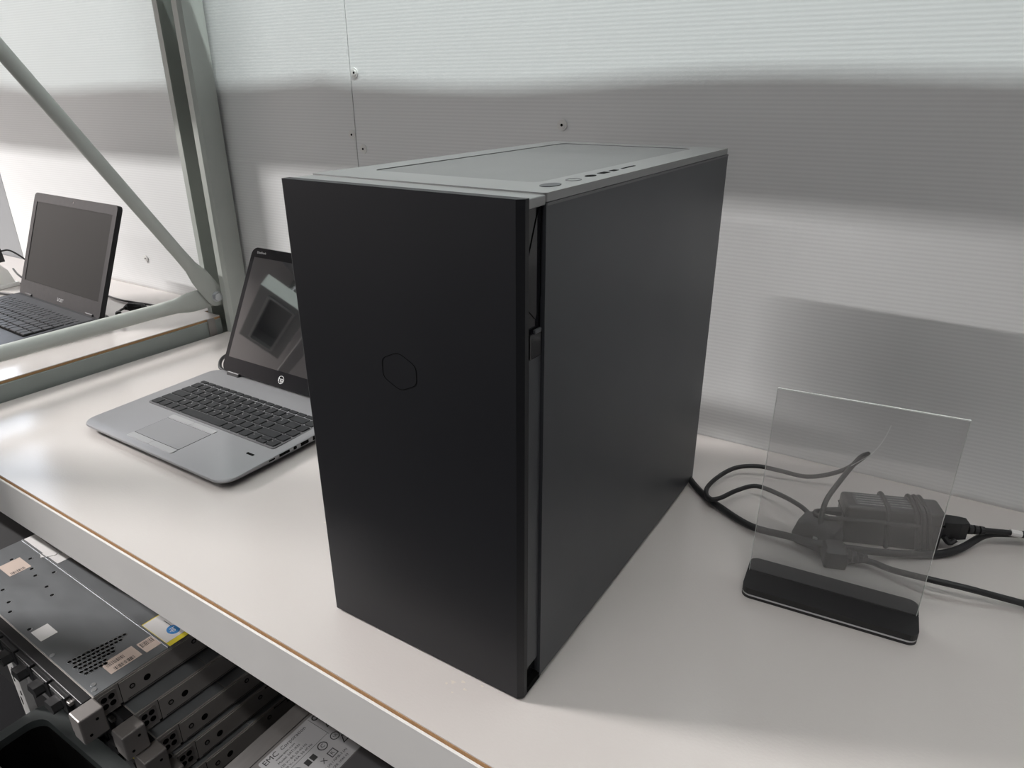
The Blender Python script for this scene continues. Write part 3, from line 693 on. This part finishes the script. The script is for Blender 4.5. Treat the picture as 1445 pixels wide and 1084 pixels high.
C2 = [(0.162, 0.352, 0.024), (0.161, 0.362, 0.038), (0.162, 0.375, 0.050), (0.168, 0.398, 0.060), (0.175, 0.431, 0.066), (0.181, 0.459, 0.068), (0.186, 0.472, 0.067), (0.185, 0.477, 0.063), (0.168, 0.477, 0.040), (0.145, 0.484, 0.020), (0.122, 0.482, 0.012), (0.093, 0.473, 0.016), (0.068, 0.466, 0.018), (0.045, 0.452, 0.016), (0.031, 0.426, 0.012), (0.027, 0.390, 0.012), (0.037, 0.364, 0.0145), (0.049, 0.367, 0.017), (0.062, 0.394, 0.018), (0.079, 0.416, 0.018), (0.108, 0.408, 0.020), (0.135, 0.390, 0.023), (0.150, 0.376, .022)]
tag(cable('looped_cable', C2, .0028), 'thin black cable looping up behind the acrylic stand into the plugs', 'cable')
pl_ = thing('power_plug', 'black angled power plug lying behind the acrylic panel', 'plug', (0.160, 0.360, 0.0), math.radians(-12))
bm = slab(BM(), [(-.021, .022, -.016, .016, .006, .001, .001), (-.023, .024, -.017, .018, .007, .010, .012), (-.020, .020, -.013, .018, .007, .024, .026), (-.010, .012, -.006, .014, .005, .030, .031)])
obj('plug_body', bm, 'rubber', pl_, smooth=True)
obj('plug_seam', rbox(.0035, .0042, -.0178, .0188, .006, .014), 'void', pl_)
obj('plug_pin', rbox(.002, .0065, -.0172, -.0155, .012, .018), 'zinc', pl_)
p2 = thing('power_plug', 'black plug with ribbed strain relief just behind the stand base', 'plug', (0.186, 0.3335, 0.0), math.radians(20))
bm = slab(BM(), [(-.014, .008, -.010, .014, .003, 0, 0), (-.015, .009, -.011, .015, .004, .008, .008), (-.014, .008, -.009, .015, .004, .018, .018), (-.012, .006, -.004, .013, .003, .021, .021)])
obj('plug_body', bm, 'rubber', p2, smooth=True)
for k in range(4):
    x = .009 + k * .0055; obj('relief_ring', tube(BM(), [(x, .004 - k * .0003, .0085), (x + .0042, .004 - k * .0003, .0082)], [.0082 - k * .0011, .0078 - k * .0011], 12), 'rubber', p2)
C4 = [(0.206, 0.3430, 0.0080), (0.220, 0.3445, 0.0075), (0.238, 0.338, 0.010), (0.269, 0.332, 0.016), (0.299, 0.336, 0.016), (0.324, 0.344, 0.012), (0.350, 0.352, 0.008), (0.365, 0.357, 0.006), (.42, .37, .004)]
c4 = tag(cable('plug_lead', C4, .0033), 'black lead trailing right from the plug in front of the brick', 'cable')
obj('lead_collar', tube(BM(), [(0.352, .3525, .008), (0.362, .356, .0066)], [.0055, .0055], 10), 'rubber', c4)

# ------------------------------------------------------------------ equipment under the bench
SHELF_Z = -0.30 - 5 * 0.0452
low = thing('lower_shelf', 'dark lower rack shelf carrying the stacked servers', 'shelf', (0, 0, SHELF_Z - .018))
obj('board', rbox(-1.9, 1.2, -0.03, 0.480, 0, .018), 'rubber', low)
obj('front_beam', rbox(-1.9, 1.2, -0.028, -0.004, -.04, -.0005, .002), 'rubber', low)

def label_plate(parent, name, x0, x1, y0, y1, z, m, rz=0.0):
    return obj(name, rbox(x0, x1, y0, y1, z, z + .0003), m, parent)
SW, SD, SHT = 0.480, 0.475, 0.0425
def server(loc, rz, label, top=False):
    """flat rack server; local origin at the right front bottom corner of the chassis, width towards -x"""
    t = thing('rack_server', label, 'server', loc, rz, 'servers stacked under the bench')
    ch = obj('chassis', rbox(-SW, 0, 0, SD, 0.0, SHT - .0012, .0008, 1), 'steeld', t)
    # right flank pressings: rivets, holes, stepped rail plate
    for yy, zz, r in ((.050, .022, .0040), (.148, .028, .0038), (.30, .024, .0040)):
        obj('rivet', ring(BM(), circle(yy, zz, r, 14), circle(yy, zz, r * .70, 14), -.0002, .0026, 'x'), 'void', ch)
        obj('rivet_head', prism(BM(), circle(yy, zz, r * .66, 12), -.0002, .0024, 'x'), 'ear', ch)
    obj('screw_hole', prism(BM(), circle(.072, .020, .0052, 16), -.0002, .0019, 'x'), 'void', ch)
    obj('screw_hole', prism(BM(), circle(.26, .020, .0048, 16), -.0002, .0019, 'x'), 'void', ch)
    bm = BM(); prism(bm, [(.030, .002), (.034, .002), (.034, SHT - .003), (.0335, SHT - .003), (.0335, .004), (.030, .004)], -.0002, .0012, 'x'); obj('flange_line', bm, 'void', ch)
    prs = [(.034, .004), (.46, .004), (.46, .030), (.185, .030), (.185, .037), (.160, .037), (.160, SHT - .004), (.034, SHT - .004)]
    obj('rail_plate', prism(BM(), prs, -.0003, .0016, 'x'), 'steeld', ch)
    obj('bend_line', rbox(-.0003, .0019, .040, .45, .0045, .0052), 'void', ch)
    for a in ((.160, .037, .185), ):
        obj('step_edge', prism(BM(), [(.159, SHT - .004), (.1605, SHT - .004), (.1605, .0375), (.1855, .0375), (.1855, .0305), (.30, .0305), (.30, .0295), (.1845, .0295), (.1845, .0365), (.159, .0365)], .0010, .0020, 'x'), 'void', ch)
    obj('slotted_plate', prism(BM(), rrect(.004, .029, .008, .036, .003, 3), -.0002, .0014, 'x'), 'ear', ch)
    for yy in (.0110, .0215):
        for zz in (.0155, .0275):
            obj('plate_hole', prism(BM(), circle(yy, zz, .0044, 12), -.0002, .0018, 'x'), 'void', ch)
    # front: bezel with drive carriers
    bz_ = obj('front_bezel', rbox(-SW + .002, -.004, -.014, .0005, .001, SHT - .002, .001), 'black', t)
    for k in range(8):
        x0 = -SW + .03 + k * .052
        dc = obj('drive_carrier', rbox(x0, x0 + .047, -.021, -.0135, .004, SHT - .008, .0012), 'black', bz_)
        obj('carrier_lever', prism(BM(), [(x0 + .004, .006), (x0 + .030, .006), (x0 + .036, .014), (x0 + .030, .022), (x0 + .010, .020)], -.034, -.0205, 'y'), 'black', bz_)
        obj('carrier_strip', rbox(x0 + .006, x0 + .040, -.0222, -.0205, SHT - .014, SHT - .0115), 'black', bz_)
    obj('pull_tab', rbox(-.062, -.030, -.020, -.0135, .024, .030, .001), 'ear', bz_)
    # mounting ears
    for side in (0, 1):
        xa = -.002 if side == 0 else -SW - .026
        er = obj('rack_ear', rbox(xa, xa + .028, -.032, .001, -.001, SHT - .001, .002, 2), 'ear', t)
        obj('ear_flange', prism(BM(), [(xa - .008, .002), (xa + .001, .002), (xa + .001, SHT - .006), (xa - .008, SHT - .012)], -.030, -.024, 'y'), 'ear', er)
        for zz in (.010, .029):
            obj('ear_hole', prism(BM(), circle(-.022 + (.012 if zz > .02 else 0), zz, .0022, 10), xa + .0275, xa + .0284, 'x'), 'void', er)
    # lid
    ld = obj('lid', rbox(-SW + .001, -.001, .0015, .1125, SHT - .0014, SHT, .0004, 1), 'steel', t)
    obj('lid', rbox(-SW + .001, -.001, .1138, SD - .002, SHT - .0014, SHT - .0002, .0004, 1), 'steel', t)
    return t, ld
stack = []
SV = [(-0.646, -0.0715, -0.3425, -0.036, 'topmost rack server with labelled galvanised lid and perforated vent'),
      (-0.6180, -0.0390, -0.3877, -0.040, 'second rack server from the top of the stack under the bench'),
      (-0.5975, -0.0290, -0.4329, -0.040, 'third rack server from the top, its side partly in shadow'),
      (-0.592, -0.015, -0.4781, -0.04, 'fourth rack server from the top, deep in shadow'),
      (-0.585, -0.010, -0.5233, -0.04, 'bottom rack server resting on the lower shelf')]
for x, y, z, rz, lab in SV:
    stack.append(server((x, y, z), rz, lab))
t, ld = stack[0]; zt = SHT
# honeycomb vent in the lid: triangular field
bmh = BM(); bmr = BM()
for r_ in range(6):
    n_h = [13, 11, 9, 8, 7, 5][r_]
    for k in range(n_h):
        # field widens towards the front
        x = -.0935 + .0085 * r_ + .0010 * k; y = .014 + k * .0062 + (r_ % 2) * .003
        if k > 12 - r_ * 1.6: continue
        prism(bmh, circle(x, y, .0030, 6, ph=.5), zt, zt + .0003)
        ring(bmr, circle(x, y, .0037, 6, ph=.5), circle(x, y, .0030, 6, ph=.5), zt - .0002, zt + .0005)
vh = obj('vent_holes', bmh, 'void', ld); vh['kind'] = 'stuff'
vr = obj('vent_rims', bmr, 'zinc', ld); vr['kind'] = 'stuff'
for x, y in ((-.43, .075), (-.405, .066), (-.372, .083), (-.347, .078), (-.300, .075), (-.270, .070), (-.352, .030), (-.310, .022), (-.283, .013), (-.215, .012), (-.405, .095), (-.33, .10)):
    dm = obj('dimple', prism(BM(), circle(x, y, .0030, 10), zt - .001, zt + .0002), 'void', ld)
    obj('dimple_rim', prism(BM(), circle(x + .0016, y + .0012, .0030, 10), zt - .001, zt + .00012), 'zinc', ld)
for x, y in ((-.012, .008), (-.022, .012), (-.128, .006)):
    obj('lid_screw', prism(BM(), circle(x, y, .0036, 14), zt - .001, zt + .0008), 'zinc', ld)
obj('seam_edge', rbox(-SW + .002, -.002, .1110, .1132, zt - .001, zt + .0010), 'zinc', ld)
label_plate(ld, 'label', -.205, -.172, .010, .034, zt, 'paper')
lp = label_plate(ld, 'label', -.050, -.020, .036, .082, zt, 'paperp')
barcode(ld, 'barcode', -.030, -.022, .044, .074, zt + .0003, 3, 'y'); barcode(ld, 'barcode', -.044, -.036, .040, .066, zt + .0003, 4, 'y')
lp2 = label_plate(ld, 'label', -.046, -.018, .0875, .1105, zt, 'paperp')
lp2 = None
barcode(ld, 'barcode', -.043, -.032, .0895, .1085, zt + .0003, 6, 'y')
label_plate(ld, 'label', -.425, -.380, .052, .086, zt, 'paperp'); barcode(ld, 'barcode', -.39, -.382, .056, .080, zt + .0003, 9, 'y')
lid2 = [c for c in t.children if c.name.startswith('lid')][1]
zt2 = SHT - .0002
label_plate(lid2, 'label', -.080, -.002, .1145, .176, zt2, 'yellow')
label_plate(lid2, 'label', -.078, -.012, .1150, .160, zt2 + .0003, 'paper')
obj('logo_disc', prism(BM(), circle(-.030, .137, .0115, 24, ry=.0090), zt2 + .0005, zt2 + .0008), 'blue', lid2)
text_mesh('logo_letters', 'hp', .012, 'legend', lid2, flat(-.030, .1372, zt2 + .00095, 0.0))
for k in range(4):
    barcode(lid2, 'label_print', -.060, -.040, .157 - k * .006, .1585 - k * .006, zt2 + .0006, 20 + k)
label_plate(lid2, 'label', -.478, -.350, .1155, .156, zt2, 'paper')
barcode(lid2, 'label_print', -.455, -.395, .140, .1425, zt2 + .0003, 12); barcode(lid2, 'label_print', -.455, -.375, .1335, .1350, zt2 + .0003, 13)
bm = BM(); prism(bm, [(-.405, .112), (-.392, .106), (-.378, .124), (-.381, .130), (-.388, .121), (-.398, .118)], zt + .0002, zt + .0009); obj('torn_tape', bm, 'paper', ld)
# yellow sticker on the second server's flank and on its front edge
obj('yellow_sticker', rbox(.0016, .0022, .165, .195, .014, .036), 'yellow', stack[1][0])
obj('yellow_sticker', rbox(-.060, -.006, -.0235, -.0222, .004, .014), 'yellow', stack[2][0])

# storage processor with the rating label
ez = SHELF_Z
em = thing('storage_unit', 'grey metal storage unit with a silver rating plate beside the server stack', 'storage unit', (-0.483, -0.035, ez), 0.0)
EH = -0.40 - ez
obj('body', rbox(0, .44, 0, .50, 0.0, EH - .001, .001), 'emcgrey', em)
el = obj('lid_flange', rbox(0.0, .030, 0, .50, EH - .0012, EH, .0004, 1), 'emclid', em)
el = obj('lid', rbox(.0310, .44, .0005, .50, EH - .0012, EH - .0002, .0003, 1), 'emclid', em)
obj('lid_dark_strip', rbox(.138, .44, .0006, .50, EH - .0003, EH + .0004), 'emcgrey', em)
rp = obj('rating_plate', prism(BM(), rrect(.036, .136, .060, .196, .003, 4), EH - .0003, EH + .0003), 'silverl', el)
ze = EH + .00036
def et(nm, s, size, x, y):
    return text_mesh(nm, s, size, 'ink', rp, flat(x, y, ze, PI / 2), align='LEFT')
et('print_line', 'EMC', .0125, .0440, .064); et('print_line', 'Corporation', .0088, .0440, .094)
et('print_line', 'www.emc.com', .0056, .0525, .078); et('print_line', 'Model: SATURN', .0056, .0600, .076)
et('print_line', '100-120 V~ 8A, 50-60 Hz', .0054, .0675, .064); et('print_line', '200-240 V~ 4.5A, 50-60 Hz', .0054, .0745, .064)
obj('print_rule', rbox(.0795, .0800, .062, .150, ze, ze + .0001), 'ink', rp)
obj('print_rule', rbox(.038, .082, .1495, .1500, ze, ze + .0001), 'ink', rp)
et('mark_letters', 'CE', .012, .052, .160)
obj('mark_triangle', ring(BM(), [(.072, .156), (.072, .170), (.060, .163)], [(.0705, .158), (.0705, .168), (.0625, .163)], ze, ze + .0001), 'ink', rp)
obj('mark_ring', ring(BM(), circle(.044, .158, .005, 18), circle(.044, .158, .003, 18), ze, ze + .0001), 'ink', rp)
obj('mark_ring', ring(BM(), circle(.094, .077, .0125, 28), circle(.094, .077, .0085, 28), ze, ze + .0001), 'ink', rp)
et('mark_letters', 'TÜV', .0062, .094, .0705)
for y in (.096, .106):
    obj('mark_block', rbox(.088, .098, y, y + .008, ze, ze + .0001), 'ink', rp)
et('mark_letters', 'NEM', .0036, .093, .0965); 
obj('mark_ring', ring(BM(), circle(.090, .130, .0075, 20), circle(.090, .130, .0060, 20), ze, ze + .0001), 'ink', rp); et('mark_letters', 'C', .009, .090, .127)
obj('mark_ring', ring(BM(), circle(.092, .152, .0070, 20), circle(.092, .152, .0057, 20), ze, ze + .0001), 'ink', rp); et('mark_letters', 'UL', .006, .092, .149)
obj('mark_triangle', ring(BM(), [(.112, .150), (.112, .166), (.098, .158)], [(.1105, .1525), (.1105, .1635), (.1010, .158)], ze, ze + .0001), 'ink', rp)
obj('mark_box', ring(BM(), [(.104, .124), (.116, .124), (.116, .136), (.104, .136)], [(.1052, .1252), (.1148, .1252), (.1148, .1348), (.1052, .1348)], ze, ze + .0001), 'ink', rp); et('mark_letters', 'K', .008, .110, .127)
et('mark_letters', 'X', .011, .110, .110)
obj('mark_box', ring(BM(), [(.104, .082), (.114, .082), (.114, .096), (.104, .096)], [(.105, .083), (.113, .083), (.113, .095), (.105, .095)], ze, ze + .0001), 'ink', rp)
et('print_line', 'ICES-003 (A) / NMB-3 (A)', .0054, .1215, .088); et('print_line', 'Complies with 21 CFR 1040.10', .0054, .1295, .072)

# slotted rail and dark tub in the gap in front of the stack
rail = thing('slotted_rail', 'pale perforated metal rail standing upright left of the server stack', 'rail', (-0.955, -0.0640, FLOOR_Z))
RL = -0.352 - FLOOR_Z
bm = BM(); prism(bm, [(-.013, -.0015), (.013, -.0015), (.013, .010), (.011, .010), (.011, .0005), (-.011, .0005), (-.011, .010), (-.013, .010)], 0, RL)
obj('channel', bm, 'beam', rail)
k = 0
while .02 + k * .026 < RL - .02:
    z = .02 + k * .026
    obj('slot_hole', prism(BM(), rrect(-.0075 if k % 2 else .001, -.0035 if k % 2 else .005, z, z + (.018 if k % 2 else .010), .0015, 3), -.0018, -.0010, 'y'), 'void', rail); k += 1
tubt = thing('storage_tub', 'dark grey plastic tub with rounded rim in the bottom left corner', 'tub', (-0.735, -0.103, FLOOR_Z))
TH = -0.50 - FLOOR_Z
def loft(specs):
    bm = BM(); rings = []
    for (hx, hy, r, z) in specs:
        rings.append([bm.verts.new((p[0], p[1], z)) for p in rrect(-hx, hx, -hy, hy, r, 6)])
    for a, b in zip(rings, rings[1:]):
        for k in range(len(a)): bm.faces.new((a[k], a[(k + 1) % len(a)], b[(k + 1) % len(a)], b[k]))
    bm.faces.new(rings[0]); bm.faces.new(rings[-1]); return bm
obj('shell', loft(((.16, .040, .02, 0), (.178, .052, .025, TH - .012), (.197, .066, .03, TH - .010), (.200, .069, .03, TH - .003), (.197, .067, .03, TH), (.177, .042, .025, TH - .001), (.176, .041, .025, TH - .012), (.155, .036, .02, .01))), 'tub', tubt, smooth=True)
obj('interior_shade', loft(((.154, .0355, .02, .011), (.1755, .0405, .025, TH - .014), (.1745, .0395, .024, TH - .014), (.153, .0345, .02, .012))), 'void', tubt)  # black inner skin stands in for the shade inside the tub
